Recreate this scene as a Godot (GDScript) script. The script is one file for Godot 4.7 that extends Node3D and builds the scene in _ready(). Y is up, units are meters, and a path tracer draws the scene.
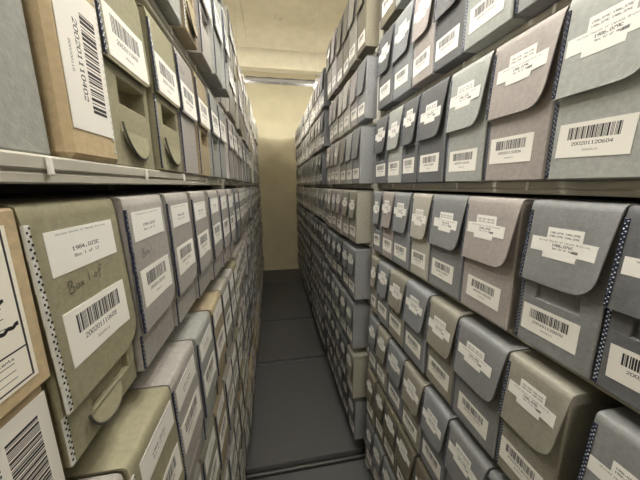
extends Node3D
# An aisle between two runs of archive shelving. Eye at y = EYE, the aisle runs along -z; depths below are metres ahead of the eye.

const EYE := 1.62
const PITCH := 0.2985
const WALL_Z := 5.18
const BAY_EDGES := [-0.06, 1.2, 2.125, 3.05, 3.975, 4.9]
const ORD := ["first", "second", "third", "fourth", "fifth", "sixth", "seventh", "eighth", "ninth", "tenth"]

var rng := RandomNumberGenerator.new()
var used := {}
var mats := {}
var cache := {}
var bar_mat: StandardMaterial3D
var bar_cells := []
var title_mat: StandardMaterial3D
var form_mat: StandardMaterial3D

# ---------------------------------------------------------------- camera, light
func camera_and_light():
	var yaw := deg_to_rad(10.1)
	var pitch := deg_to_rad(11.4)
	var roll := deg_to_rad(0.35)
	var fwd := Vector3(sin(yaw) * cos(pitch), -sin(pitch), -cos(yaw) * cos(pitch))
	var right := Vector3(cos(yaw), 0, sin(yaw))
	var up := right.cross(fwd)
	var r2 := right * cos(roll) - up * sin(roll)
	var u2 := r2.cross(fwd)
	var cam := Camera3D.new()
	cam.name = "camera"
	cam.fov = rad_to_deg(2.0 * atan(240.0 / 272.0))
	cam.near = 0.02
	cam.far = 60.0
	add_child(cam)
	cam.transform = Transform3D(Basis(r2, u2, -fwd), Vector3(0, EYE, 0))
	cam.current = true
	var env := Environment.new()
	env.background_mode = Environment.BG_COLOR
	env.background_color = Color(0.02, 0.02, 0.02)
	env.tonemap_mode = Environment.TONE_MAPPER_LINEAR
	env.tonemap_exposure = 1.45
	env.sdfgi_enabled = true
	env.ssao_enabled = true
	env.ssil_enabled = true
	var we := WorldEnvironment.new()
	we.name = "environment"
	we.environment = env
	add_child(we)

const LAMP_COLOR := Color(1.0, 0.985, 0.955)
const LAMP_Y := 2.715
# centre x, centre depth, energy of each fluorescent batten (all 1.2 m long, lying across the aisles)
const LAMPS := [
	[-0.84, 3.30, 0.56, "over the deep-lid rack, on the raceway near the end wall"],
	[1.145, 3.30, 0.56, "over the flap-front rack, on the raceway near the end wall"],
	[0.16, 0.62, 0.42, "hung above the aisle between the two racks"],
	[0.16, -1.80, 0.42, "hung over the open floor at the aisle mouth"],
]

# ---------------------------------------------------------------- helpers
func numbered(base: String) -> String:
	var k: int = used.get(base, 0)
	used[base] = k + 1
	return base if k == 0 else "%s_%03d" % [base, k]

func tag(o, label = "", category = "", group = "", kind = ""):
	if label: o.set_meta("label", label)
	if category: o.set_meta("category", category)
	if group: o.set_meta("group", group)
	if kind: o.set_meta("kind", kind)
	return o

func thing(called: String, label: String, category: String, at := Vector3.ZERO, turn := 0.0, group := "") -> Node3D:
	var o := Node3D.new()
	o.name = numbered(called)
	add_child(o)
	o.position = at
	o.rotation.y = turn
	tag(o, label, category, group)
	return o

func put(called: String, mesh: Mesh, mat: Material, parent: Node, at := Vector3.ZERO) -> MeshInstance3D:
	var o := MeshInstance3D.new()
	o.name = called
	o.mesh = mesh
	o.material_override = mat
	o.cast_shadow = GeometryInstance3D.SHADOW_CASTING_SETTING_ON
	parent.add_child(o, true)
	o.position = at
	return o

func begin() -> SurfaceTool:
	var st := SurfaceTool.new()
	st.begin(Mesh.PRIMITIVE_TRIANGLES)
	st.set_smooth_group(-1)
	return st

func done(st: SurfaceTool) -> ArrayMesh:
	st.generate_normals()
	return st.commit()

func tri(st: SurfaceTool, a: Vector3, b: Vector3, c: Vector3, out: Vector3):
	if (b - a).cross(c - a).dot(out) > 0:
		var t := b
		b = c
		c = t
	st.add_vertex(a)
	st.add_vertex(b)
	st.add_vertex(c)

func quad(st: SurfaceTool, a: Vector3, b: Vector3, c: Vector3, d: Vector3, out: Vector3):
	tri(st, a, b, c, out)
	tri(st, a, c, d, out)

# a box with chamfered edges, between corners lo and hi
func cbox(st: SurfaceTool, lo: Vector3, hi: Vector3, ch := 0.0):
	var mid := (lo + hi) * 0.5
	var half := (hi - lo) * 0.5
	for ax in 3:
		var bx := (ax + 1) % 3
		var cx := (ax + 2) % 3
		for s in [-1.0, 1.0]:
			var pts := []
			for q in [[-1, -1], [1, -1], [1, 1], [-1, 1]]:
				var v := Vector3.ZERO
				v[ax] = s * half[ax]
				v[bx] = q[0] * (half[bx] - ch)
				v[cx] = q[1] * (half[cx] - ch)
				pts.append(mid + v)
			var o := Vector3.ZERO
			o[ax] = s
			quad(st, pts[0], pts[1], pts[2], pts[3], o)
		if ch <= 0.0:
			continue
		for sb in [-1.0, 1.0]:
			for sc in [-1.0, 1.0]:
				var v1 := Vector3.ZERO
				var v2 := Vector3.ZERO
				v1[bx] = sb * half[bx]
				v1[cx] = sc * (half[cx] - ch)
				v2[bx] = sb * (half[bx] - ch)
				v2[cx] = sc * half[cx]
				var e := Vector3.ZERO
				e[ax] = half[ax] - ch
				var o := Vector3.ZERO
				o[bx] = sb
				o[cx] = sc
				quad(st, mid + v1 - e, mid + v1 + e, mid + v2 + e, mid + v2 - e, o)
	if ch > 0.0:
		for sx in [-1.0, 1.0]:
			for sy in [-1.0, 1.0]:
				for sz in [-1.0, 1.0]:
					var s := Vector3(sx, sy, sz)
					tri(st, mid + s * (half - Vector3(0, ch, ch)), mid + s * (half - Vector3(ch, 0, ch)), mid + s * (half - Vector3(ch, ch, 0)), s)

func box_mesh(size: Vector3, ch := 0.0) -> ArrayMesh:
	var key := "box%s_%s" % [size, ch]
	if not cache.has(key):
		var st := begin()
		cbox(st, -size / 2, size / 2, ch)
		cache[key] = done(st)
	return cache[key]

func tube(st: SurfaceTool, pts: Array, r: float, n := 8):
	var rings := []
	for i in pts.size():
		var d: Vector3 = (pts[min(i + 1, pts.size() - 1)] - pts[max(i - 1, 0)]).normalized()
		var a := d.cross(Vector3.UP if abs(d.y) < 0.9 else Vector3.RIGHT).normalized()
		var b := d.cross(a)
		var ring := []
		for k in n:
			var t := TAU * k / n
			ring.append(pts[i] + (a * cos(t) + b * sin(t)) * r)
		rings.append(ring)
	for i in pts.size() - 1:
		for k in n:
			var k2 := (k + 1) % n
			var o: Vector3 = (rings[i][k] + rings[i][k2]) * 0.5 - pts[i]
			quad(st, rings[i][k], rings[i][k2], rings[i + 1][k2], rings[i + 1][k], o)
	for e in [0, pts.size() - 1]:
		var o: Vector3 = pts[e] - pts[1 if e == 0 else e - 1]
		for k in n:
			tri(st, pts[e], rings[e][k], rings[e][(k + 1) % n], o)

# ---------------------------------------------------------------- materials
func noise_tex(seed_: int, freq: float, lo: float, hi: float, octaves := 3) -> NoiseTexture2D:
	var n := FastNoiseLite.new()
	n.seed = seed_
	n.frequency = freq
	n.fractal_octaves = octaves
	var t := NoiseTexture2D.new()
	t.width = 256
	t.height = 256
	t.seamless = true
	t.noise = n
	var g := Gradient.new()
	g.set_color(0, Color(lo, lo, lo))
	g.set_color(1, Color(hi, hi, hi))
	t.color_ramp = g
	return t

func normal_tex(seed_: int, freq: float, strength: float) -> NoiseTexture2D:
	var n := FastNoiseLite.new()
	n.seed = seed_
	n.frequency = freq
	var t := NoiseTexture2D.new()
	t.width = 256
	t.height = 256
	t.seamless = true
	t.as_normal_map = true
	t.bump_strength = strength
	t.noise = n
	return t

func plain(name_: String, c: Color, rough: float, metal := 0.0) -> StandardMaterial3D:
	var m := StandardMaterial3D.new()
	m.albedo_color = c
	m.roughness = rough
	m.metallic = metal
	mats[name_] = m
	return m

func board(name_: String, c: Color):
	var m := plain(name_, c, 0.62)
	m.albedo_texture = cache["board_tex"]
	m.uv1_triplanar = true
	m.uv1_scale = Vector3(7, 7, 7)
	m.normal_enabled = true
	m.normal_texture = cache["board_nrm"]
	m.normal_scale = 0.15

func make_materials():
	cache["board_tex"] = noise_tex(3, 0.05, 0.89, 1.0, 5)
	cache["board_nrm"] = normal_tex(5, 0.12, 3.0)
	board("slate", Color(0.535, 0.54, 0.54))
	board("dark", Color(0.41, 0.415, 0.42))
	board("blue", Color(0.555, 0.565, 0.57))
	board("taupe", Color(0.66, 0.63, 0.61))
	board("pale", Color(0.665, 0.675, 0.655))
	board("cream", Color(0.72, 0.705, 0.66))
	board("beige", Color(0.6, 0.585, 0.535))
	board("brown", Color(0.475, 0.45, 0.38))
	board("olive", Color(0.6, 0.58, 0.475))
	board("mauve", Color(0.655, 0.635, 0.61))
	board("kraft", Color(0.8, 0.715, 0.57))
	board("tan", Color(0.64, 0.585, 0.475))
	board("green", Color(0.615, 0.62, 0.595))
	board("ivory", Color(0.78, 0.765, 0.72))
	plain("navy", Color(0.10, 0.12, 0.22), 0.45)
	plain("stud", Color(0.62, 0.64, 0.66), 0.35, 0.5)
	plain("white_edge", Color(0.80, 0.80, 0.78), 0.45)
	plain("hole", Color(0.12, 0.11, 0.10), 0.8)
	plain("steel_paint", Color(0.70, 0.685, 0.635), 0.45)
	plain("clip", Color(0.93, 0.92, 0.89), 0.35)
	plain("kick", Color(0.12, 0.12, 0.12), 0.6)
	plain("pencil", Color(0.22, 0.21, 0.19), 0.6)
	plain("galvanised", Color(0.78, 0.78, 0.80), 0.25, 0.75)
	plain("rail_steel", Color(0.42, 0.42, 0.41), 0.45, 0.4)
	plain("enamel", Color(0.92, 0.92, 0.90), 0.35)
	plain("rubber", Color(0.035, 0.035, 0.035), 0.7)
	var tubem := plain("tube_glow", Color(1, 1, 1), 0.4)
	tubem.emission_enabled = true
	tubem.emission = LAMP_COLOR
	tubem.emission_energy_multiplier = 4.0
	var w := plain("wall_paint", Color(0.80, 0.76, 0.635), 0.75)
	w.albedo_texture = noise_tex(11, 0.01, 0.94, 1.0, 4)
	w.uv1_triplanar = true
	w.uv1_world_triplanar = true
	w.uv1_scale = Vector3(0.8, 0.8, 0.8)
	var c := plain("ceiling_paint", Color(0.86, 0.825, 0.725), 0.8)
	c.albedo_texture = noise_tex(13, 0.02, 0.94, 1.0, 4)
	c.uv1_triplanar = true
	c.uv1_world_triplanar = true
	plain("skirting", Color(0.80, 0.76, 0.64), 0.5)
	var f := plain("floor_vinyl", Color(0.425, 0.425, 0.425), 0.55)
	f.albedo_texture = noise_tex(17, 0.16, 0.72, 1.0, 3)
	f.uv1_triplanar = true
	f.uv1_world_triplanar = true
	f.uv1_scale = Vector3(4, 4, 4)
	f.normal_enabled = true
	f.normal_texture = normal_tex(19, 0.2, 4.0)
	f.normal_scale = 0.3

# ---------------------------------------------------------------- print
const FONT := {
	"0": [0x3E, 0x41, 0x41, 0x41, 0x3E], "1": [0, 0x42, 0x7F, 0x40, 0], "2": [0x42, 0x61, 0x51, 0x49, 0x46], "3": [0x21, 0x41, 0x45, 0x4B, 0x31],
	"4": [0x18, 0x14, 0x12, 0x7F, 0x10], "5": [0x27, 0x45, 0x45, 0x45, 0x39], "6": [0x3C, 0x4A, 0x49, 0x49, 0x30], "7": [1, 0x71, 9, 5, 3],
	"8": [0x36, 0x49, 0x49, 0x49, 0x36], "9": [6, 0x49, 0x49, 0x29, 0x1E], ".": [0, 0x60, 0x60, 0, 0], "A": [0x7E, 0x11, 0x11, 0x11, 0x7E],
	"B": [0x7F, 0x49, 0x49, 0x49, 0x36], "C": [0x3E, 0x41, 0x41, 0x41, 0x22], "U": [0x3F, 0x40, 0x40, 0x40, 0x3F], "a": [0x20, 0x54, 0x54, 0x54, 0x78],
	"c": [0x38, 0x44, 0x44, 0x44, 0x20], "d": [0x38, 0x44, 0x44, 0x48, 0x7F], "e": [0x38, 0x54, 0x54, 0x54, 0x18], "f": [8, 0x7E, 9, 1, 2],
	"h": [0x7F, 8, 4, 4, 0x78], "i": [0, 0x44, 0x7D, 0x40, 0], "m": [0x7C, 4, 0x18, 4, 0x78], "n": [0x7C, 8, 4, 4, 0x78], "o": [0x38, 0x44, 0x44, 0x44, 0x38], "r": [0x7C, 8, 4, 4, 8],
	"s": [0x48, 0x54, 0x54, 0x54, 0x20], "t": [4, 0x3F, 0x44, 0x40, 0x20], "u": [0x3C, 0x40, 0x40, 0x20, 0x7C], "v": [0x1C, 0x20, 0x40, 0x20, 0x1C], "x": [0x44, 0x28, 0x10, 0x28, 0x44]}

func text(im: Image, s: String, x: int, y: int, k: int, c: Color, bold := 0):
	for ch in s:
		if FONT.has(ch):
			for i in 5:
				for j in 7:
					if FONT[ch][i] >> j & 1:
						im.fill_rect(Rect2i(x + i * k, y + j * k, k + bold, k), c)
		x += 6 * k
func text_mid(im: Image, s: String, cx: int, y: int, k: int, c: Color, bold := 0):
	text(im, s, cx - s.length() * 3 * k, y, k, c, bold)

const NUMBERS := ["200201110608", "200201110402", "200201120604", "200201110607", "200201130506", "200201120608", "200201110601", "200201130502"]
const CW := 512
const CH := 288

func print_sheets():
	var ink := Color(0.10, 0.10, 0.11)
	var paper := Color(0.93, 0.92, 0.89)
	var r := RandomNumberGenerator.new()
	r.seed = 77
	var im := Image.create(CW * 4, CH * 4, false, Image.FORMAT_RGB8)
	im.fill(paper)
	for i in 16:
		var ox: int = i % 4 * CW
		var oy: int = int(i / 4.0) * CH
		var x := ox + 76
		while x < ox + 436:
			var bw: int = [4, 4, 8, 12][r.randi() % 4]
			im.fill_rect(Rect2i(x, oy + 38, bw, 100), ink)
			x += bw + [4, 4, 8][r.randi() % 3]
		var num: String = NUMBERS[i] if i < NUMBERS.size() else "2002011%d0%d0%d" % [r.randi_range(1, 3), r.randi_range(1, 6), r.randi_range(1, 9)]
		text_mid(im, num, ox + 256, oy + 160, 4, ink, 1)
		text_mid(im, "800200110", ox + 256, oy + 222, 2, Color(0.25, 0.25, 0.25), 0)
	bar_mat = plain("barcode_print", Color(1, 1, 1), 0.5)
	bar_mat.albedo_texture = ImageTexture.create_from_image(im)
	var titles := ["1984.023C", "1984.023C", "1986.079C", "1986.078C", "1986.079C", "1986.076C", "1984.022C", "1986.078C"]
	var boxes := ["Box 1 of 13", "Box 2 of 13", "Box 57 of 96", "Box 41 of 96", "Box 36 of 92", "Box 33 of 96", "Box 3 of 13", "Box 12 of 96"]
	var it := Image.create(1024, 1152, false, Image.FORMAT_RGB8)
	it.fill(Color(0.92, 0.91, 0.89))
	for i in 8:
		var cx: int = i % 2 * 512 + 256
		var oy: int = int(i / 2.0) * 288
		var slip: bool = i < 2 or i == 6
		text_mid(it, "United Church of Canada Archives", cx, oy + (20 if slip else 106), 2, Color(0.3, 0.3, 0.3))
		if not slip:
			text_mid(it, "1986.079C 1986.078C", cx, oy + 40, 2, ink, 1)
			text_mid(it, "1986.079C 1986.076C", cx, oy + 66, 2, ink, 1)
		text_mid(it, titles[i], cx, oy + 130, 4 if slip else 3, ink, 2)
		text_mid(it, boxes[i], cx, oy + (182 if slip else 160), 3 if slip else 2, ink, 1)
		if not slip:   # pen correction beside the box number
			for k in 46:
				it.fill_rect(Rect2i(cx + 70 + k, oy + 160 + int(8 + 8 * sin(k * 0.8)), 4, 5), ink)
	title_mat = plain("title_print", Color(1, 1, 1), 0.55)
	title_mat.albedo_texture = ImageTexture.create_from_image(it)
	# a ruled form with marker entries, on the kraft carton
	var fm := Image.create(256, 384, false, Image.FORMAT_RGB8)
	fm.fill(Color(0.94, 0.92, 0.87))
	fm.fill_rect(Rect2i(8, 8, 240, 4), ink)
	fm.fill_rect(Rect2i(8, 372, 240, 4), ink)
	fm.fill_rect(Rect2i(8, 8, 4, 368), ink)
	fm.fill_rect(Rect2i(244, 8, 4, 368), ink)
	for y in [76, 140, 182, 206, 230, 318, 336, 354]:
		fm.fill_rect(Rect2i(16, y, 200, 2), Color(0.35, 0.34, 0.33))
	fm.fill_rect(Rect2i(12, 292, 232, 4), ink)
	for t in [["Archives of", 20, 22], ["Contents", 140, 300], ["United Church", 100, 150], ["Box of", 100, 88]]:
		text(fm, t[0], t[1] + 30, t[2] + 4, 1, ink)
	for t in [[60, 128, 110, 36], [80, 176, 140, 12], [40, 216, 110, -8], [60, 268, 180, 40], [30, 60, 70, 18]]:
		for k in t[2]:
			fm.fill_rect(Rect2i(mini(t[0] + k, 236), t[1] - int(t[3] * k / float(t[2])) + int(3 * sin(k * 0.35)), 4, 8), Color(0.05, 0.05, 0.05))
	form_mat = plain("form_print", Color(1, 1, 1), 0.6)
	form_mat.albedo_texture = ImageTexture.create_from_image(fm)

# ---------------------------------------------------------------- one archive box
# local frame: front face at z = 0 looking to +z, x to the right when facing it, base at y = 0
const SHAPES := {
	"flap": {"h": 0.264, "d": 0.39, "drop": 0.140, "round": 0.036, "slant": 0.009, "tilt": 0.055, "lift": 0.014, "slot": [-0.036, 0.034, 0.093, 0.117]},
	"tall": {"h": 0.345, "d": 0.39, "drop": 0.165, "round": 0.036, "slant": 0.010, "tilt": 0.055, "lift": 0.014, "slot": [-0.036, 0.034, 0.093, 0.117]},
	"deep": {"h": 0.256, "d": 0.39, "drop": 0.196, "round": 0.034, "slant": 0.002, "tilt": 0.024, "lift": 0.004, "slot": [-0.026, 0.050, 0.030, 0.052]},
	"mid": {"h": 0.256, "d": 0.39, "drop": 0.127, "round": 0.016, "slant": 0.002, "tilt": 0.036, "lift": 0.003, "slot": [-0.030, 0.052, 0.084, 0.117]},
}

func flap_z(k: Dictionary, w: float, x: float, y: float) -> float:
	var t: float = clampf((k.h - y) / k.drop, 0.0, 1.0)
	var e := maxf(0.0, x / w - 0.22) / 0.28
	return 0.0024 + k.tilt * (k.h - y) + k.lift * t * e * e

func lid_mesh(kind: String, w: float) -> ArrayMesh:
	var key := "lid_%s_%s" % [kind, w]
	if cache.has(key): return cache[key]
	var k: Dictionary = SHAPES[kind]
	var us := [0.0, 0.12, 0.3, 0.5, 0.64, 0.76, 0.84, 0.90, 0.94, 0.97, 0.99, 1.0]
	var r: float = k.round
	var outer := []
	var inner := []
	var th := 0.0022
	var fr := 0.006
	for u in us:
		var oc := []
		var ic := []
		var xt: float = lerp(-w / 2, w / 2, u)
		var xb: float = lerp(-w / 2, w / 2 - k.slant, u)
		var xr: float = w / 2 - k.slant
		var yb: float = k.h - k.drop
		if xb > xr - r:
			var q: float = xb - (xr - r)
			yb += r - sqrt(maxf(0.0, r * r - q * q))
		var top: float = k.h + 0.0012
		for p in [[-k.d + 0.004, top, 0.0], [-0.2, top, 0.0], [-fr, top, 0.0], [-fr * 0.45, top - fr * 0.12, 0.45], [-fr * 0.08 + 0.0012, top - fr * 0.45, 0.85]]:
			var n := Vector3(0, cos(p[2] * PI / 2), sin(p[2] * PI / 2))
			var v := Vector3(xt, p[1], p[0])
			oc.append(v)
			ic.append(v - n * th)
		for s in [0.06, 0.25, 0.5, 0.75, 0.9, 1.0]:
			var y: float = lerp(k.h - 0.004, yb, s)
			var x: float = lerp(xt, xb, clampf((k.h - y) / k.drop, 0.0, 1.0))
			var v := Vector3(x, y, flap_z(k, w, x, y))
			oc.append(v)
			ic.append(v - Vector3(0, 0, th))
		outer.append(oc)
		inner.append(ic)
	var st := begin()
	var nr: int = outer[0].size()
	for i in us.size() - 1:
		for j in nr - 1:
			var o := Vector3(0, 1, 0.05) if j < 3 else Vector3(0, 0.1, 1)
			st.set_smooth_group(1)
			quad(st, outer[i][j], outer[i + 1][j], outer[i + 1][j + 1], outer[i][j + 1], o)
			st.set_smooth_group(-1)
			quad(st, inner[i][j], inner[i + 1][j], inner[i + 1][j + 1], inner[i][j + 1], -o)
		quad(st, outer[i][0], outer[i + 1][0], inner[i + 1][0], inner[i][0], Vector3(0, 0, -1))
		quad(st, outer[i][nr - 1], outer[i + 1][nr - 1], inner[i + 1][nr - 1], inner[i][nr - 1], Vector3(0, -1, 0))
	for e in [0, us.size() - 1]:
		for j in nr - 1:
			quad(st, outer[e][j], outer[e][j + 1], inner[e][j + 1], inner[e][j], Vector3(-1 if e == 0 else 1, 0, 0))
	cache[key] = done(st)
	return cache[key]

func body_mesh(kind: String, w: float, slot: bool) -> ArrayMesh:
	var key := "body_%s_%s_%s" % [kind, w, slot]
	if cache.has(key): return cache[key]
	var k: Dictionary = SHAPES[kind]
	var st := begin()
	var lo := Vector3(-w / 2 + 0.001, 0, -k.d)
	var hi := Vector3(w / 2 - 0.001, k.h - 0.0015, 0)
	if not slot:
		cbox(st, lo, hi, 0.0025)
	else:
		var deep := -0.030 if kind == "mid" else -0.0085   # how far back the frame of the front board reaches
		cbox(st, lo, Vector3(hi.x, hi.y, deep + 0.0015), 0.0025)   # the box behind its front board
		var x0: float = k.slot[0]
		var x1: float = k.slot[1]
		var y0: float = k.slot[2]
		var y1: float = k.slot[3]
		x0 = maxf(x0, lo.x + 0.018)
		x1 = minf(x1, hi.x - 0.012)
		cbox(st, Vector3(lo.x, 0, deep), Vector3(hi.x, y0, 0), 0.002)
		cbox(st, Vector3(lo.x, y1, deep), Vector3(hi.x, hi.y, 0), 0.002)
		cbox(st, Vector3(lo.x, y0 - 0.002, deep), Vector3(x0, y1 + 0.002, -0.0001), 0.001)
		cbox(st, Vector3(x1, y0 - 0.002, deep), Vector3(hi.x, y1 + 0.002, -0.0001), 0.001)
	cache[key] = done(st)
	return cache[key]

# strip of metal edging down the left front corner: on the flap and on the front below it
func edge_mesh(kind: String, w: float) -> ArrayMesh:
	var key := "edge_%s_%s" % [kind, w]
	if cache.has(key): return cache[key]
	var k: Dictionary = SHAPES[kind]
	var st := begin()
	var x := -w / 2
	var yb: float = k.h - k.drop
	cbox(st, Vector3(x - 0.0002, 0.004, -0.001), Vector3(x + 0.0052, yb - 0.003, 0.0009), 0.0004)
	for s in 6:
		var y0: float = lerp(yb + 0.002, k.h - 0.016, s / 6.0)
		var y1: float = lerp(yb + 0.002, k.h - 0.016, (s + 1) / 6.0)
		var z: float = flap_z(k, w, x, y0)
		cbox(st, Vector3(x - 0.0002, y0, z - 0.0022), Vector3(x + 0.0052, y1, z + 0.0009), 0.0003)
	cache[key] = done(st)
	return cache[key]

func stud_mesh(kind: String, w: float) -> ArrayMesh:
	var key := "studs_%s_%s" % [kind, w]
	if cache.has(key): return cache[key]
	var k: Dictionary = SHAPES[kind]
	var st := begin()
	var yb: float = k.h - k.drop
	var y := 0.010
	var n := 0
	while y < k.h - 0.02:
		var z: float = 0.0009 if y < yb else flap_z(k, w, -w / 2, y) + 0.0013
		for q in [[0.0016, 0.0], [0.0043, 0.0035]]:
			var c := Vector3(-w / 2 + q[0], y + q[1], z)
			if absf(c.y - yb) < 0.004: continue
			var ring := []
			for a in 6:
				ring.append(c + Vector3(cos(a * PI / 3), sin(a * PI / 3), 0) * 0.0014)
			for a in 6:
				tri(st, ring[a], ring[(a + 1) % 6], c + Vector3(0, 0, 0.0012), Vector3(0, 0, 1))
		y += 0.007
		n += 1
	cache[key] = done(st)
	return cache[key]

# a paper label as a thin slab that follows the flap (or the flat front when kind is "")
func paper_mesh(kind: String, w: float, rects: Array, uv_o: Vector2, uv_s: Vector2, frame: Rect2, key: String) -> ArrayMesh:
	if cache.has(key): return cache[key]
	var st := begin()
	var k: Dictionary = SHAPES.get(kind, {})
	for r in rects:
		var n := 5
		for i in n:
			var xa: float = lerp(r.position.x, r.end.x, i / float(n))
			var xb: float = lerp(r.position.x, r.end.x, (i + 1) / float(n))
			var P := []
			for q in [[xa, r.position.y], [xb, r.position.y], [xb, r.end.y], [xa, r.end.y]]:
				var z: float = (flap_z(k, w, q[0], q[1]) if k else 0.0) + 0.0006
				P.append([Vector3(q[0], q[1], z), uv_o + uv_s * Vector2((q[0] - frame.position.x) / frame.size.x, 1.0 - (q[1] - frame.position.y) / frame.size.y)])
			for t in [[0, 2, 1], [0, 3, 2]]:
				for a in t:
					st.set_uv(P[a][1])
					st.add_vertex(P[a][0])
			# edges of the sheet
			var dz := Vector3(0, 0, -0.0005)
			st.set_uv(uv_o + Vector2(0.002, 0.002))
			quad(st, P[0][0], P[1][0], P[1][0] + dz, P[0][0] + dz, Vector3.DOWN)
			quad(st, P[3][0], P[2][0], P[2][0] + dz, P[3][0] + dz, Vector3.UP)
			if i == 0: quad(st, P[0][0], P[3][0], P[3][0] + dz, P[0][0] + dz, Vector3.LEFT)
			if i == n - 1: quad(st, P[1][0], P[2][0], P[2][0] + dz, P[1][0] + dz, Vector3.RIGHT)
	cache[key] = done(st)
	return cache[key]

func barcode(parent: Node, kind: String, w: float, cell: int, c: Vector2, size: Vector2) -> MeshInstance3D:
	var fr := Rect2(c - size / 2, size)
	var m := paper_mesh(kind, w, [fr], Vector2(cell % 4 / 4.0, int(cell / 4.0) / 4.0), Vector2(0.25, 0.25), fr, "bar_%s_%s_%d_%s_%s" % [kind, w, cell, c, size])
	return put("barcode_label", m, bar_mat, parent)

func title(parent: Node, kind: String, w: float, cell: int, c: Vector2, cross: bool) -> MeshInstance3D:
	var lw := minf(w - 0.024, 0.104)
	var fr := Rect2(c - Vector2(lw, 0.062) / 2, Vector2(lw, 0.062))
	var rects := []
	if cross:
		rects = [Rect2(c.x - lw / 2, c.y - 0.013, lw, 0.024), Rect2(c.x - lw * 0.26, c.y + 0.011, lw * 0.52, 0.018), Rect2(c.x - lw * 0.28, c.y - 0.022, lw * 0.5, 0.009)]
	else:
		fr = Rect2(c - Vector2(lw, 0.042) / 2, Vector2(lw, 0.042))
		rects = [fr]
	var m := paper_mesh(kind, w, rects, Vector2(cell % 2 / 2.0, int(cell / 2.0) / 4.0), Vector2(0.5, 0.25), fr, "title_%s_%s_%d_%s_%s" % [kind, w, cell, c, cross])
	return put("title_label", m, title_mat, parent)

func pull_tab_mesh() -> ArrayMesh:
	if cache.has("pull"): return cache["pull"]
	var st := begin()
	var n := 12
	var r := 0.030
	var prof := []
	for i in n + 1:
		var a := PI + PI * i / n
		prof.append(Vector2(cos(a) * r, 0.038 + sin(a) * r * 0.95))
	for i in n:   # tongue bent out of the board: flush at its top, proud at its curved edge
		var A: Vector2 = prof[i]
		var B: Vector2 = prof[i + 1]
		var za := 0.001 + (0.038 - A.y) * 0.22
		var zb := 0.001 + (0.038 - B.y) * 0.22
		var a0 := Vector3(A.x, 0.038, 0.0008)
		var b0 := Vector3(B.x, 0.038, 0.0008)
		var a1 := Vector3(A.x, A.y, za)
		var b1 := Vector3(B.x, B.y, zb)
		quad(st, a0, b0, b1, a1, Vector3(0, 0, 1))
		var t := Vector3(0, 0, -0.0018)
		quad(st, a1, b1, b1 + t, a1 + t, Vector3(0, -1, 0))
		quad(st, a0 + t, b0 + t, b1 + t, a1 + t, Vector3(0, 0, -1))
	cache["pull"] = done(st)
	return cache["pull"]

func cord_mesh() -> ArrayMesh:
	if cache.has("cord"): return cache["cord"]
	var st := begin()
	var pts := []
	for i in 13:
		var a := PI * (0.98 + 0.80 * i / 12.0)
		pts.append(Vector3(cos(a) * 0.033, 0.044 + sin(a) * 0.036, 0.0035 + 0.0045 * sin(PI * i / 12.0)))
	tube(st, pts, 0.0016, 6)
	cache["cord"] = done(st)
	return cache["cord"]

func scrawl_mesh(variant: int) -> ArrayMesh:
	var key := "scrawl_%d" % variant
	if cache.has(key): return cache[key]
	var strokes := [
		[Vector2(0, 0), Vector2(1, 11), Vector2(5, 11), Vector2(6, 8), Vector2(2, 6), Vector2(7, 4), Vector2(6, 0), Vector2(0, 0)],
		[Vector2(11, 5), Vector2(9, 3), Vector2(11, 0), Vector2(14, 2), Vector2(13, 5), Vector2(11, 5)],
		[Vector2(16, 5), Vector2(20, 0)], [Vector2(20, 5), Vector2(16, 0)],
		[Vector2(28, 0), Vector2(29, 11)],
		[Vector2(38, 4), Vector2(36, 1), Vector2(39, 0), Vector2(41, 3), Vector2(38, 5)],
		[Vector2(44, -4), Vector2(46, 8), Vector2(49, 10), Vector2(50, 7)], [Vector2(43, 4), Vector2(50, 5)]]
	if variant == 1:
		strokes = strokes.slice(0, 5)
	elif variant == 2:
		strokes = [[Vector2(0, 9), Vector2(4, 11), Vector2(6, 8), Vector2(2, 6), Vector2(7, 4), Vector2(4, 0), Vector2(0, 1)], [Vector2(13, 0), Vector2(15, 10), Vector2(10, 3), Vector2(18, 4)]]
	var st := begin()
	for s in strokes:
		for i in s.size() - 1:
			var a := Vector3(s[i].x, s[i].y, 0) * 0.0011
			var b := Vector3(s[i + 1].x, s[i + 1].y, 0) * 0.0011
			var nrm := Vector3(-(b - a).y, (b - a).x, 0).normalized() * (0.00045 if variant != 2 else 0.0009)
			quad(st, a - nrm, a + nrm, b + nrm, b - nrm, Vector3(0, 0, 1))
	cache[key] = done(st)
	return cache[key]

const COLOUR_WORDS := {"slate": "slate grey", "dark": "dark grey", "blue": "blue-grey", "taupe": "taupe", "pale": "pale grey", "cream": "cream-grey", "beige": "beige", "brown": "brown",
	"olive": "olive green", "mauve": "mauve-grey", "kraft": "kraft brown", "tan": "tan", "green": "green-grey", "ivory": "ivory"}
const WIDTHS := [0.064, 0.078, 0.09, 0.10, 0.108, 0.115, 0.12, 0.125, 0.13, 0.136, 0.142]

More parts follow.
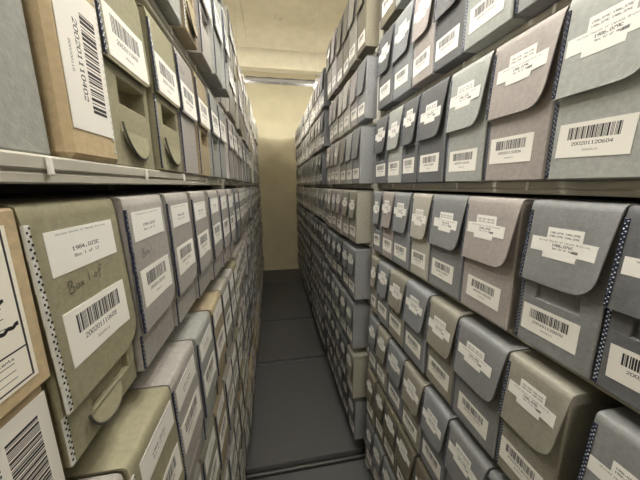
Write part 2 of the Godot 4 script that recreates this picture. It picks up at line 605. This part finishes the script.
# front_x: where the front face stands (world x), za/zb: near and far limits ahead of the eye, base: y of its base
func archive_box(kind: String, side: int, colour: String, front_x: float, za: float, zb: float, base: float, row: int, bay: int, nth: int, opt := {}):
	var avail: float = zb - za - 0.003
	var w: float = WIDTHS[0]
	for v in WIDTHS:
		if v <= minf(avail, opt.get("w", 1.0)): w = v
	var zc := zb - 0.0015 - w / 2 if side > 0 else za + 0.0015 + w / 2
	var label: String = opt.get("label", "%s %s box, %s from end-wall side, %s shelf up, %s bay from wall" % [COLOUR_WORDS[colour], "flap-front" if side > 0 else "deep-lid", ORD[nth], ORD[6 - row], ORD[4 - bay]])
	var o := thing("flap_front_box" if side > 0 else "deep_lid_box", label, "box", Vector3(front_x, base + 0.0006, -zc), -PI / 2 if side > 0 else PI / 2, "flap-front archive boxes" if side > 0 else "deep-lid archive boxes")
	var k: Dictionary = SHAPES[kind]
	var m: Material = mats[colour]
	var near: bool = bay == 0
	var slot: bool = near and opt.get("slot", rng.randf() < (0.45 if kind == "flap" else 0.35))
	put("body", body_mesh(kind, w, slot), m, o)
	var lid: MeshInstance3D
	if opt.has("bare"):
		var st := begin()
		cbox(st, Vector3(-w / 2, 0.205, -0.385), Vector3(w / 2, k.h + 0.001, 0.0025), 0.003)
		lid = put("lid", done(st), m, o)
		return o
	lid = put("lid", lid_mesh(kind, w), m, o)
	var cell: int = opt.get("cell", rng.randi_range(6, 15))
	var jx := rng.randf_range(-0.004, 0.004) * (1.0 if w > 0.1 else 0.3)
	var jr := rng.randf_range(-0.04, 0.04)
	if kind == "flap" or kind == "tall":
		var lw := minf(0.096, w - 0.026)
		var t := title(lid, kind, w, opt.get("title", [2, 3, 4, 5, 7][rng.randi() % 5]), Vector2(-0.004, k.h - 0.068), not opt.has("plain_title"))
		t.position = Vector3(jx, rng.randf_range(-0.010, 0.008), 0)
		if bay >= 1 and row <= 1 and rng.randf() < 0.8: t.free()
		var b := barcode(o, "", w, cell, Vector2.ZERO, Vector2(lw, 0.05))
		b.position = Vector3(-0.004 - jx, 0.056 + rng.randf_range(-0.008, 0.006), 0.0002)
		b.rotation.z = jr
	elif kind == "mid":
		if not opt.has("bare"):
			var b := barcode(lid, "mid", w, cell, Vector2(0.003, 0.166), Vector2(minf(0.108, w - 0.018), 0.062))
			b.position = Vector3(jx * 0.6, rng.randf_range(-0.003, 0.004), 0)
	else:
		var t := title(lid, "deep", w, opt.get("title", [0, 1, 6][rng.randi() % 3]), Vector2(0.004, 0.214), false)
		t.position = Vector3(jx * 0.6, rng.randf_range(-0.006, 0.004), 0)
		var b := barcode(lid, "deep", w, cell, Vector2(0.004, 0.126), Vector2(minf(0.104, w - 0.02), 0.056))
		b.position = Vector3(jx * 0.6, rng.randf_range(-0.004, 0.006), 0)
	if bay <= 1:
		var em: Material = mats[opt.get("edging", "navy")]
		var e := put("metal_edging", edge_mesh(kind, w), em, o)
		if near:
			put("studs", stud_mesh(kind, w), mats["hole" if opt.get("edging", "navy") == "white_edge" else "stud"], e)
	if opt.has("pull"):
		var pt := put("pull_tab", pull_tab_mesh(), m, o, Vector3(0.004, 0.003, 0.0005))
		var pc := put("pull_cord", cord_mesh(), mats["pencil"], o, Vector3(0.004, 0.003, 0))
		if kind == "deep":
			for q in [pt, pc]:
				q.scale.y = 0.72
				q.position += Vector3(-0.010, -0.003, 0)
		else:
			pt.scale = Vector3(1.25, 1.2, 1)
			pc.scale = Vector3(1.25, 1.2, 1)
	if opt.has("scrawl"):
		var s := put("handwriting", scrawl_mesh(opt.scrawl), mats["pencil"], lid, Vector3(-0.035, opt.get("scrawl_y", 0.168), flap_z(k, w, 0, opt.get("scrawl_y", 0.168)) + 0.0007))
		s.rotation.x = -k.tilt
		s.rotation.z = 0.1
	return o

# ---------------------------------------------------------------- shelving
func shelf_mesh(length: float) -> ArrayMesh:
	var key := "shelf_%s" % length
	if cache.has(key): return cache[key]
	var st := begin()
	# local: front edge at x = 0, deck runs to -x; z along the bay; top at y = 0
	cbox(st, Vector3(-0.385, -0.020, -length / 2), Vector3(-0.004, 0, length / 2), 0.001)
	cbox(st, Vector3(-0.008, -0.0135, -length / 2), Vector3(0, 0.0, length / 2), 0.002)     # front roll
	cbox(st, Vector3(-0.010, -0.0245, -length / 2), Vector3(-0.0015, -0.0150, length / 2), 0.0015)   # lower lip
	cache[key] = done(st)
	return cache[key]

func rack(side: int, edge_x: float, setback: Callable, top_row_y: float, words: String, called: String):
	var t := thing(called, words, "shelving", Vector3(edge_x, 0, 0), 0.0, "mobile shelving racks")
	var turn := PI if side > 0 else 0.0   # local -x is into the rack
	for b in BAY_EDGES.size() - 1:
		var z0: float = BAY_EDGES[b] + 0.022
		var z1: float = BAY_EDGES[b + 1] - 0.022
		for row in range(-1, 7):
			var y := top_row_y - PITCH * row
			var s := put("shelf", shelf_mesh(snappedf(z1 - z0, 0.001)), mats["steel_paint"], t, Vector3(side * setback.call(row), y, -(z0 + z1) / 2))
			s.rotation.y = turn
			if b <= 1 and row >= -1 and row <= 2:
				for c in 6:
					var zz: float = -(z1 - z0) / 2 + (c + 0.5) * (z1 - z0) / 6.0 + rng.randf_range(-0.02, 0.02)
					put("shelf_clip", box_mesh(Vector3(0.003, 0.016, 0.006), 0.001), mats["clip"], s, Vector3(0.0014, -0.0092, zz))
	var y_top := top_row_y + PITCH + 0.06
	for z in BAY_EDGES:
		put("upright", box_mesh(Vector3(0.045, y_top - 0.05, 0.042), 0.003), mats["steel_paint"], t, Vector3(side * 0.024, (y_top + 0.05) / 2, -z))
		put("upright", box_mesh(Vector3(0.045, y_top - 0.05, 0.042), 0.003), mats["steel_paint"], t, Vector3(side * 0.40, (y_top + 0.05) / 2, -z))
	var z_mid := -(BAY_EDGES[0] + BAY_EDGES[-1]) / 2.0
	var length: float = BAY_EDGES[-1] - BAY_EDGES[0] + 0.04
	put("back_panel", box_mesh(Vector3(0.004, y_top - 0.06, length), 0.0), mats["steel_paint"], t, Vector3(side * 0.432, (y_top + 0.06) / 2, z_mid))
	put("carriage", box_mesh(Vector3(0.36, 0.075, length), 0.004), mats["kick"], t, Vector3(side * 0.24, 0.0525, z_mid))
	for z in [1.315, 2.31, 3.11, 4.40]:
		var st := begin()
		tube(st, [Vector3(0, 0, -0.012), Vector3(0, 0, 0.012)], 0.03, 14)
		put("wheel", done(st), mats["rail_steel"], t, Vector3(side * 0.20, 0.034, -z)).rotation.y = 0.0

# ---------------------------------------------------------------- room
func slab(called: String, lo: Vector3, hi: Vector3, m: String, parent: Node = self, ch := 0.0) -> MeshInstance3D:
	var st := begin()
	cbox(st, lo - (lo + hi) / 2, hi - (lo + hi) / 2, ch)
	return put(called, done(st), mats[m], parent, (lo + hi) / 2)

func room():
	var X0 := -3.6
	var X1 := 4.2
	var Z1 := 3.0
	var H := 3.52
	var f := Node3D.new()
	f.name = "floor"
	add_child(f)
	tag(f, "dark grey speckled floor panels with steel rails let in across the aisle", "floor", "", "structure")
	slab("subfloor", Vector3(X0, -0.16, -WALL_Z), Vector3(X1, -0.06, Z1), "rubber", f)
	var rails := [-1.5, 0.1, 1.315, 2.31, 3.11, 4.40]
	var prev := -Z1
	for r in rails:
		slab("floor_panel", Vector3(X0, -0.06, -(r - 0.034)), Vector3(X1, 0, -prev), "floor_vinyl", f, 0.0015)
		slab("rail", Vector3(X0, -0.06, -(r + 0.007)), Vector3(X1, -0.010, -(r - 0.007)), "rail_steel", f, 0.002)
		prev = r + 0.034
	slab("floor_panel", Vector3(X0, -0.06, -WALL_Z), Vector3(X1, 0, -prev), "floor_vinyl", f, 0.0015)
	tag(slab("wall_far", Vector3(X0, -0.16, -WALL_Z - 0.15), Vector3(X1, H + 0.22, -WALL_Z), "wall_paint"), "cream painted end wall closing the aisle", "wall", "", "structure")
	tag(slab("wall_left", Vector3(X0 - 0.15, -0.1, -WALL_Z), Vector3(X0, H + 0.22, Z1), "wall_paint"), "cream painted long wall beyond the deep-lid rack", "wall", "", "structure")
	tag(slab("wall_right", Vector3(X1, -0.1, -WALL_Z), Vector3(X1 + 0.15, H + 0.22, Z1), "wall_paint"), "cream painted long wall beyond the flap-front rack", "wall", "", "structure")
	tag(slab("wall_back", Vector3(X0, -0.1, Z1), Vector3(X1, H + 0.22, Z1 + 0.15), "wall_paint"), "cream painted wall facing the end wall", "wall", "", "structure")
	tag(slab("baseboard_far", Vector3(X0, 0, -WALL_Z), Vector3(X1, 0.085, -WALL_Z + 0.014), "skirting", self, 0.003), "pale painted skirting board along the end wall", "baseboard", "", "structure")
	var c := Node3D.new()
	c.name = "ceiling"
	add_child(c)
	c.position.y = H
	tag(c, "cream plaster ceiling with a shallow beam near the end wall", "ceiling", "", "structure")
	slab("ceiling_panel", Vector3(X0, 0.12, -WALL_Z), Vector3(X1, 0.22, -4.38), "ceiling_paint", c)
	slab("ceiling_panel", Vector3(X0, 0, -4.38), Vector3(-0.232, 0.22, Z1), "ceiling_paint", c)
	slab("ceiling_panel", Vector3(-0.229, 0, -4.38), Vector3(X1, 0.22, Z1), "ceiling_paint", c)
	slab("beam", Vector3(X0, -0.18, -4.71), Vector3(X1, 0.12, -4.55), "ceiling_paint", c, 0.004)
	var t := thing("smoke_detector", "small round white detector on the cream ceiling", "detector", Vector3(0.17, H - 0.016, -3.63))
	var cy := CylinderMesh.new()
	cy.top_radius = 0.05
	cy.bottom_radius = 0.042
	cy.height = 0.016
	cy.radial_segments = 28
	put("housing", cy, mats["ceiling_paint"], t, Vector3(0, 0.008, 0))
	var c2 := CylinderMesh.new()
	c2.top_radius = 0.009
	c2.bottom_radius = 0.008
	c2.height = 0.006
	put("sensor", c2, mats["enamel"], t, Vector3(0.008, -0.002, 0))

func lamp(x: float, d: float, energy: float, words: String):
	var t := thing("fluorescent_batten", "white twin-tube fluorescent batten " + words, "lamp", Vector3(x, LAMP_Y, -d), 0.0, "fluorescent battens")
	put("housing", box_mesh(Vector3(1.22, 0.045, 0.15), 0.006), mats["enamel"], t, Vector3(0, 0.035, 0))
	for z in [-0.05, 0.05]:
		var st := begin()
		tube(st, [Vector3(-0.605, 0, z), Vector3(0.605, 0, z)], 0.013, 12)
		put("tube", done(st), mats["tube_glow"], t)
	for s in [-1, 1]:
		put("end_cap", box_mesh(Vector3(0.02, 0.05, 0.135), 0.004), mats["enamel"], t, Vector3(s * 0.575, 0.008, 0))
		var st := begin()
		tube(st, [Vector3(s * 0.57, 0.05, 0), Vector3(s * 0.57, 0.13, 0)], 0.005, 8)
		tube(st, [Vector3(s * 0.57, 0.13, 0), Vector3(s * 0.57, 3.52 - LAMP_Y, 0)], 0.0012, 6)
		var h := put("hanger", done(st), mats["enamel"], t)
		put("hanger_cap", box_mesh(Vector3(0.05, 0.022, 0.05), 0.006), mats["enamel"], h, Vector3(s * 0.57, 0.115, 0))
	for i in 4:   # bare tubes, shining to all sides below the housing
		var p := OmniLight3D.new()
		p.name = "glow"
		p.light_color = LAMP_COLOR
		p.light_energy = energy
		p.light_size = 0.05
		p.omni_range = 12.0
		p.omni_attenuation = 2.0
		p.shadow_enabled = true
		t.add_child(p, true)
		p.position = Vector3(-0.45 + 0.3 * i, -0.03, 0)

func raceway():
	var t := thing("cable_raceway", "silvery metal cable raceway spanning the aisle between two battens", "raceway", Vector3(0.165, LAMP_Y, -3.30))
	put("trough", box_mesh(Vector3(0.77, 0.040, 0.07), 0.006), mats["galvanised"], t, Vector3(0, 0.02, 0))
	for i in 9:
		put("bracket", box_mesh(Vector3(0.010, 0.045, 0.076), 0.003), mats["galvanised"], t, Vector3(-0.34 + i * 0.085, 0.02, 0))
	for p in [-0.028, 0.022]:
		var st := begin()
		var pts := []
		for i in 13:
			pts.append(Vector3(-0.375 + i * 0.0625, 0.045 + 0.003 * sin(i * 1.7 + p * 50), p))
		tube(st, pts, 0.006, 6)
		put("cable", done(st), mats["kick" if p < 0 else "rail_steel"], t)

# ---------------------------------------------------------------- boxes row by row
func flap_rack():
	var top := EYE + 0.3035   # base height of the row whose index is 0
	# nearest bay: far edges of the boxes, measured ahead of the eye, then their colours
	var near := {
		-1: [[1.165, 1.03, 0.895, 0.76, 0.63], ["brown", "pale", "slate", "taupe"]],
		0: [[1.165, 1.032, 0.89, 0.771, 0.647, 0.505, 0.37], ["dark", "blue", "taupe", "dark", "pale", "slate"]],
		1: [[1.178, 1.047, 0.926, 0.816, 0.68, 0.542, 0.398, 0.262], ["dark", "pale", "dark", "dark", "pale", "taupe", "pale"]],
		2: [[1.178, 1.075, 0.962, 0.837, 0.724, 0.575, 0.415, 0.282, 0.145], ["blue", "taupe", "blue", "cream", "slate", "taupe", "slate", "dark"]],
		3: [[1.178, 1.085, 0.965, 0.832, 0.69, 0.557, 0.411, 0.265, 0.13], ["beige", "blue", "beige", "blue", "beige", "slate", "beige", "slate"]],
		4: [[1.178, 1.07, 0.955, 0.81, 0.68, 0.554, 0.42, 0.29], ["slate", "beige", "blue", "beige", "blue", "slate", "slate"]],
		5: [[1.178, 1.07, 0.965, 0.842, 0.704, 0.57, 0.44], ["brown", "brown", "brown", "brown", "brown", "slate"]],
		6: [[1.178, 1.08, 0.965, 0.84, 0.71, 0.58], ["slate", "blue", "slate", "slate", "beige"]],
	}
	var own := {
		"1_5": {"title": 4, "cell": 4, "slot": false},
		"1_6": {"title": 2, "cell": 2, "slot": false, "label": "pale grey flap-front box with barcode 200201120604, on shelf at eye level"},
		"2_6": {"title": 5, "cell": 5, "slot": true, "label": "slate grey flap-front box with open hand slot, between taupe and dark grey boxes"},
		"2_5": {"title": 3, "slot": false},
		"3_6": {"title": 7, "slot": false, "w": 0.115, "label": "beige flap-front box with raised rounded flap, just below the slate one with hand slot"},
	}
	for row in near:
		var e: Array = near[row][0]
		while e[-1] > 0.12:   # on towards the open end of the rack
			e.append(e[-1] - 0.134)
			if near[row][1].size() < e.size() - 1: near[row][1].append(["slate", "beige", "taupe", "pale"][(e.size() + row) % 4])
		var x: float = {-1: 0.455, 0: 0.46, 1: 0.46, 2: 0.46, 3: 0.455, 4: 0.455, 5: 0.458, 6: 0.462}[row]
		for i in e.size() - 1:
			archive_box("flap", 1, near[row][1][i], x + rng.randf_range(-0.003, 0.004), e[i + 1], e[i], top - PITCH * row, row, 0, i, own.get("%d_%d" % [row, i], {}))
	# the other bays
	var tones := {
		-1: ["taupe", "brown", "beige", "brown", "taupe"], 0: ["taupe", "cream", "beige", "beige"], 1: ["cream", "taupe", "cream", "beige", "pale"], 2: ["taupe", "taupe", "cream", "blue", "beige"],
		3: ["slate", "slate", "dark", "blue"], 4: ["slate", "dark", "slate", "blue"], 5: ["dark", "slate", "slate", "brown"], 6: ["slate", "blue", "slate", "dark"]}
	var nearest := {-1: "brown", 0: "slate", 1: "slate", 2: "beige", 3: "slate", 4: "slate", 5: "beige", 6: "slate"}
	for bay in range(1, 5):
		for row in range(-1, 7):
			var z1: float = BAY_EDGES[bay + 1] - 0.024
			var start: float = BAY_EDGES[bay] + 0.03
			if bay == 2 and rng.randf() < 0.4: start += 0.05
			var zs := [z1]
			while zs[-1] - 0.136 > start:
				zs.append(zs[-1] - rng.randf_range(0.130, 0.146))
			zs[-1] = start
			var x: float = 0.43 + 0.008 * (bay - 1) + rng.randf_range(-0.006, 0.006)
			if bay == 1: x = {-1: 0.44, 0: 0.452, 1: 0.43, 2: 0.415, 3: 0.412, 4: 0.41, 5: 0.41, 6: 0.432}[row]
			for i in zs.size() - 1:
				var last: bool = i == zs.size() - 2
				var c: String = tones[row][rng.randi() % tones[row].size()]
				if bay >= 2 and row <= 2: c = ["ivory", "cream", "pale", "taupe", c][rng.randi() % 5]
				if last and bay == 1: c = nearest[row]
				if last and bay == 2 and row <= 1: c = "dark"
				archive_box("tall" if row == -1 and bay == 1 else "flap", 1, c, x + rng.randf_range(-0.004, 0.004), zs[i + 1], zs[i], top - PITCH * row, row, bay, i, {"w": 0.125})

func deep_rack():
	var top := EYE + 0.3255
	# near limits going away from the eye, colours, front of the first and of the last box
	var near := {
		-1: [[0.75, 0.89, 1.03, 1.165], ["tan", "mauve", "green"], -0.165, -0.14],
		0: [[0.42, 0.56, 0.69, 0.80, 0.93, 1.06, 1.17], ["green", "green", "tan", "mauve", "green", "green"], -0.176, -0.138],
		1: [[0.170, 0.314, 0.405, 0.538, 0.665, 0.79, 0.915, 1.04, 1.165], ["green", "kraft", "olive", "olive", "mauve", "tan", "green", "green"], -0.206, -0.168],
		2: [[0.12, 0.254, 0.396, 0.53, 0.665, 0.80, 0.93, 1.06, 1.178], ["kraft", "olive", "mauve", "mauve", "mauve", "mauve", "taupe", "mauve"], -0.206, -0.160],
		3: [[0.155, 0.285, 0.418, 0.552, 0.69, 0.825, 0.95, 1.06, 1.17], ["mauve", "olive", "mauve", "green", "tan", "beige", "mauve", "olive"], -0.178, -0.158],
		4: [[0.29, 0.42, 0.55, 0.68, 0.81, 0.94, 1.06, 1.17], ["olive", "mauve", "beige", "tan", "mauve", "beige", "olive"], -0.19, -0.165],
		5: [[0.42, 0.55, 0.68, 0.81, 0.94, 1.06, 1.17], ["mauve", "tan", "beige", "mauve", "beige", "tan"], -0.195, -0.175],
		6: [[0.55, 0.68, 0.81, 0.94, 1.06, 1.17], ["beige", "mauve", "tan", "olive", "mauve"], -0.208, -0.196],
	}
	var own := {
		"1_0": {"bare": true, "slot": false, "edging": "hole", "label": "plain unlabelled green-grey box beside the kraft carton, on eye-level shelf"},
		"1_2": {"slot": true, "pull": true, "cell": 3, "edging": "navy", "scrawl": 2, "scrawl_y": 0.212, "label": "olive deep-lid box with pull cord, between the kraft carton and another olive box"},
		"1_3": {"slot": true, "pull": true, "label": "olive deep-lid box with pull cord, between an olive box and a mauve-grey one"},
		"1_5": {"slot": true}, "1_4": {"slot": false, "scrawl": 1, "scrawl_y": 0.212},
		"2_1": {"slot": true, "pull": true, "cell": 0, "title": 0, "scrawl": 0, "edging": "white_edge", "label": "olive deep-lid box with barcode 200201110608 and pencilled Box 1, white edging"},
		"2_2": {"slot": false, "scrawl": 1, "cell": 9, "title": 1, "label": "mauve-grey deep-lid box with pencilled note, beside the olive box with white edging"},
		"2_3": {"slot": false}, "2_4": {"slot": false}, "2_5": {"slot": false}, "0_2": {"edging": "white_edge", "slot": true, "pull": true},
		"3_1": {"slot": false, "edging": "white_edge", "label": "olive deep-lid box jutting out just below the one with barcode 200201110608"},
	}
	for row in near:
		var e: Array = near[row][0]
		var n: int = e.size() - 1
		for i in n:
			var x: float = lerp(near[row][2], near[row][3], i / float(n - 1)) + rng.randf_range(-0.0025, 0.0025)
			var colour: String = near[row][1][i]
			if row == 1 and i == 0: x = -0.200
			var y: float = top - PITCH * row
			if colour == "kraft":
				kraft_carton(-0.189 if row == 1 else x + 0.004, e[i], e[i + 1], y, row)
				continue
			archive_box("mid" if row <= 1 else "deep", -1, colour, x, e[i], e[i + 1], y, row, 0, n - 1 - i, own.get("%d_%d" % [row, i], {}))
	var tones := {-1: ["tan", "beige", "mauve", "olive"], 0: ["beige", "mauve", "taupe", "tan"], 1: ["green", "taupe", "mauve", "slate"], 2: ["taupe", "mauve", "beige", "slate"],
		3: ["mauve", "taupe", "slate", "beige"], 4: ["taupe", "mauve", "beige", "slate"], 5: ["mauve", "tan", "slate", "beige"], 6: ["taupe", "tan", "beige", "mauve"]}
	for bay in range(1, 5):
		for row in range(-1, 7):
			var z1: float = BAY_EDGES[bay + 1] - 0.026
			var zs := [BAY_EDGES[bay] + 0.026]
			while zs[-1] + 0.128 < z1:
				zs.append(zs[-1] + rng.randf_range(0.122, 0.136))
			if zs[-1] > z1: zs[-1] = z1
			var x: float = -0.178 + rng.randf_range(-0.012, 0.008)
			for i in zs.size() - 1:
				var c: String = tones[row][rng.randi() % tones[row].size()]
				if bay >= 3 and row <= 1: c = ["ivory", "cream", c][rng.randi() % 3]
				archive_box("mid" if row <= 1 else "deep", -1, c, x + rng.randf_range(-0.01, 0.01), zs[i], zs[i + 1], top - PITCH * row, row, bay, zs.size() - 2 - i)

func kraft_carton(x: float, za: float, zb: float, y: float, row: int):
	var w := zb - za - 0.003
	var h := 0.252
	var t := thing("kraft_carton", "kraft brown carton with an upright barcode label running down its front" if row == 1 else "kraft brown carton with a ruled form and black marker on its lid", "carton", Vector3(x, y + 0.0006, -(za + zb) / 2), PI / 2, "kraft cartons")
	var st := begin()
	cbox(st, Vector3(-w / 2, 0, -0.38), Vector3(w / 2, h, 0), 0.006)
	put("body", done(st), mats["kraft"], t)
	if row == 1:
		st = begin()   # rounded thumb tab folded down from the top
		for i in 10:
			var a := PI + PI * i / 10.0
			var b := PI + PI * (i + 1) / 10.0
			var A := Vector3(cos(a) * 0.03, 0.222 + sin(a) * 0.03, 0.004)
			var B := Vector3(cos(b) * 0.03, 0.222 + sin(b) * 0.03, 0.004)
			quad(st, Vector3(A.x, h, 0.002), Vector3(B.x, h, 0.002), B, A, Vector3(0, 0, 1))
			quad(st, A, B, B - Vector3(0, 0, 0.003), A - Vector3(0, 0, 0.003), Vector3(0, -1, 0))
		put("tab", done(st), mats["kraft"], t)
		var b := barcode(t, "", w, 1, Vector2.ZERO, Vector2(0.140, 0.072))
		b.position = Vector3(0.000, 0.100, 0.0003)
		b.rotation.z = -PI / 2
		st = begin()   # row of pale stitches down the right edge
		for i in 34:
			cbox(st, Vector3(w / 2 - 0.011, 0.012 + i * 0.007, -0.001), Vector3(w / 2 - 0.0075, 0.016 + i * 0.007, 0.0012), 0.0008)
		put("stitching", done(st), mats["white_edge"], t)
	else:
		st = begin()
		cbox(st, Vector3(-w / 2 - 0.001, 0.105, -0.02), Vector3(w / 2 + 0.001, h + 0.003, 0.005), 0.002)
		var lid := put("lid", done(st), mats["kraft"], t)
		var fr := Rect2(-w / 2 + 0.010, 0.118, w - 0.022, 0.125)
		put("form_label", paper_mesh("", w, [fr], Vector2(0, 0), Vector2(1, 1), fr, "form"), form_mat, lid, Vector3(0, 0, 0.0052))
		var b := barcode(t, "", w, 0, Vector2.ZERO, Vector2(0.100, 0.085))
		b.position = Vector3(0.018, 0.046, 0.0003)
		b.rotation.z = -PI / 2

func _ready():
	rng.seed = 2024
	camera_and_light()
	make_materials()
	print_sheets()
	for l in LAMPS: lamp(l[0], l[1], l[2], l[3])
	room()
	rack(1, 0.472, func(r): return 0.022, EYE + 0.3035, "beige steel mobile shelving rack filled with flap-front boxes", "shelving_rack")
	rack(-1, -0.19, func(r): return 0.0 if r <= 1 else 0.042, EYE + 0.3255, "beige steel mobile shelving rack filled with deep-lid boxes", "shelving_rack")
	raceway()
	flap_rack()
	deep_rack()
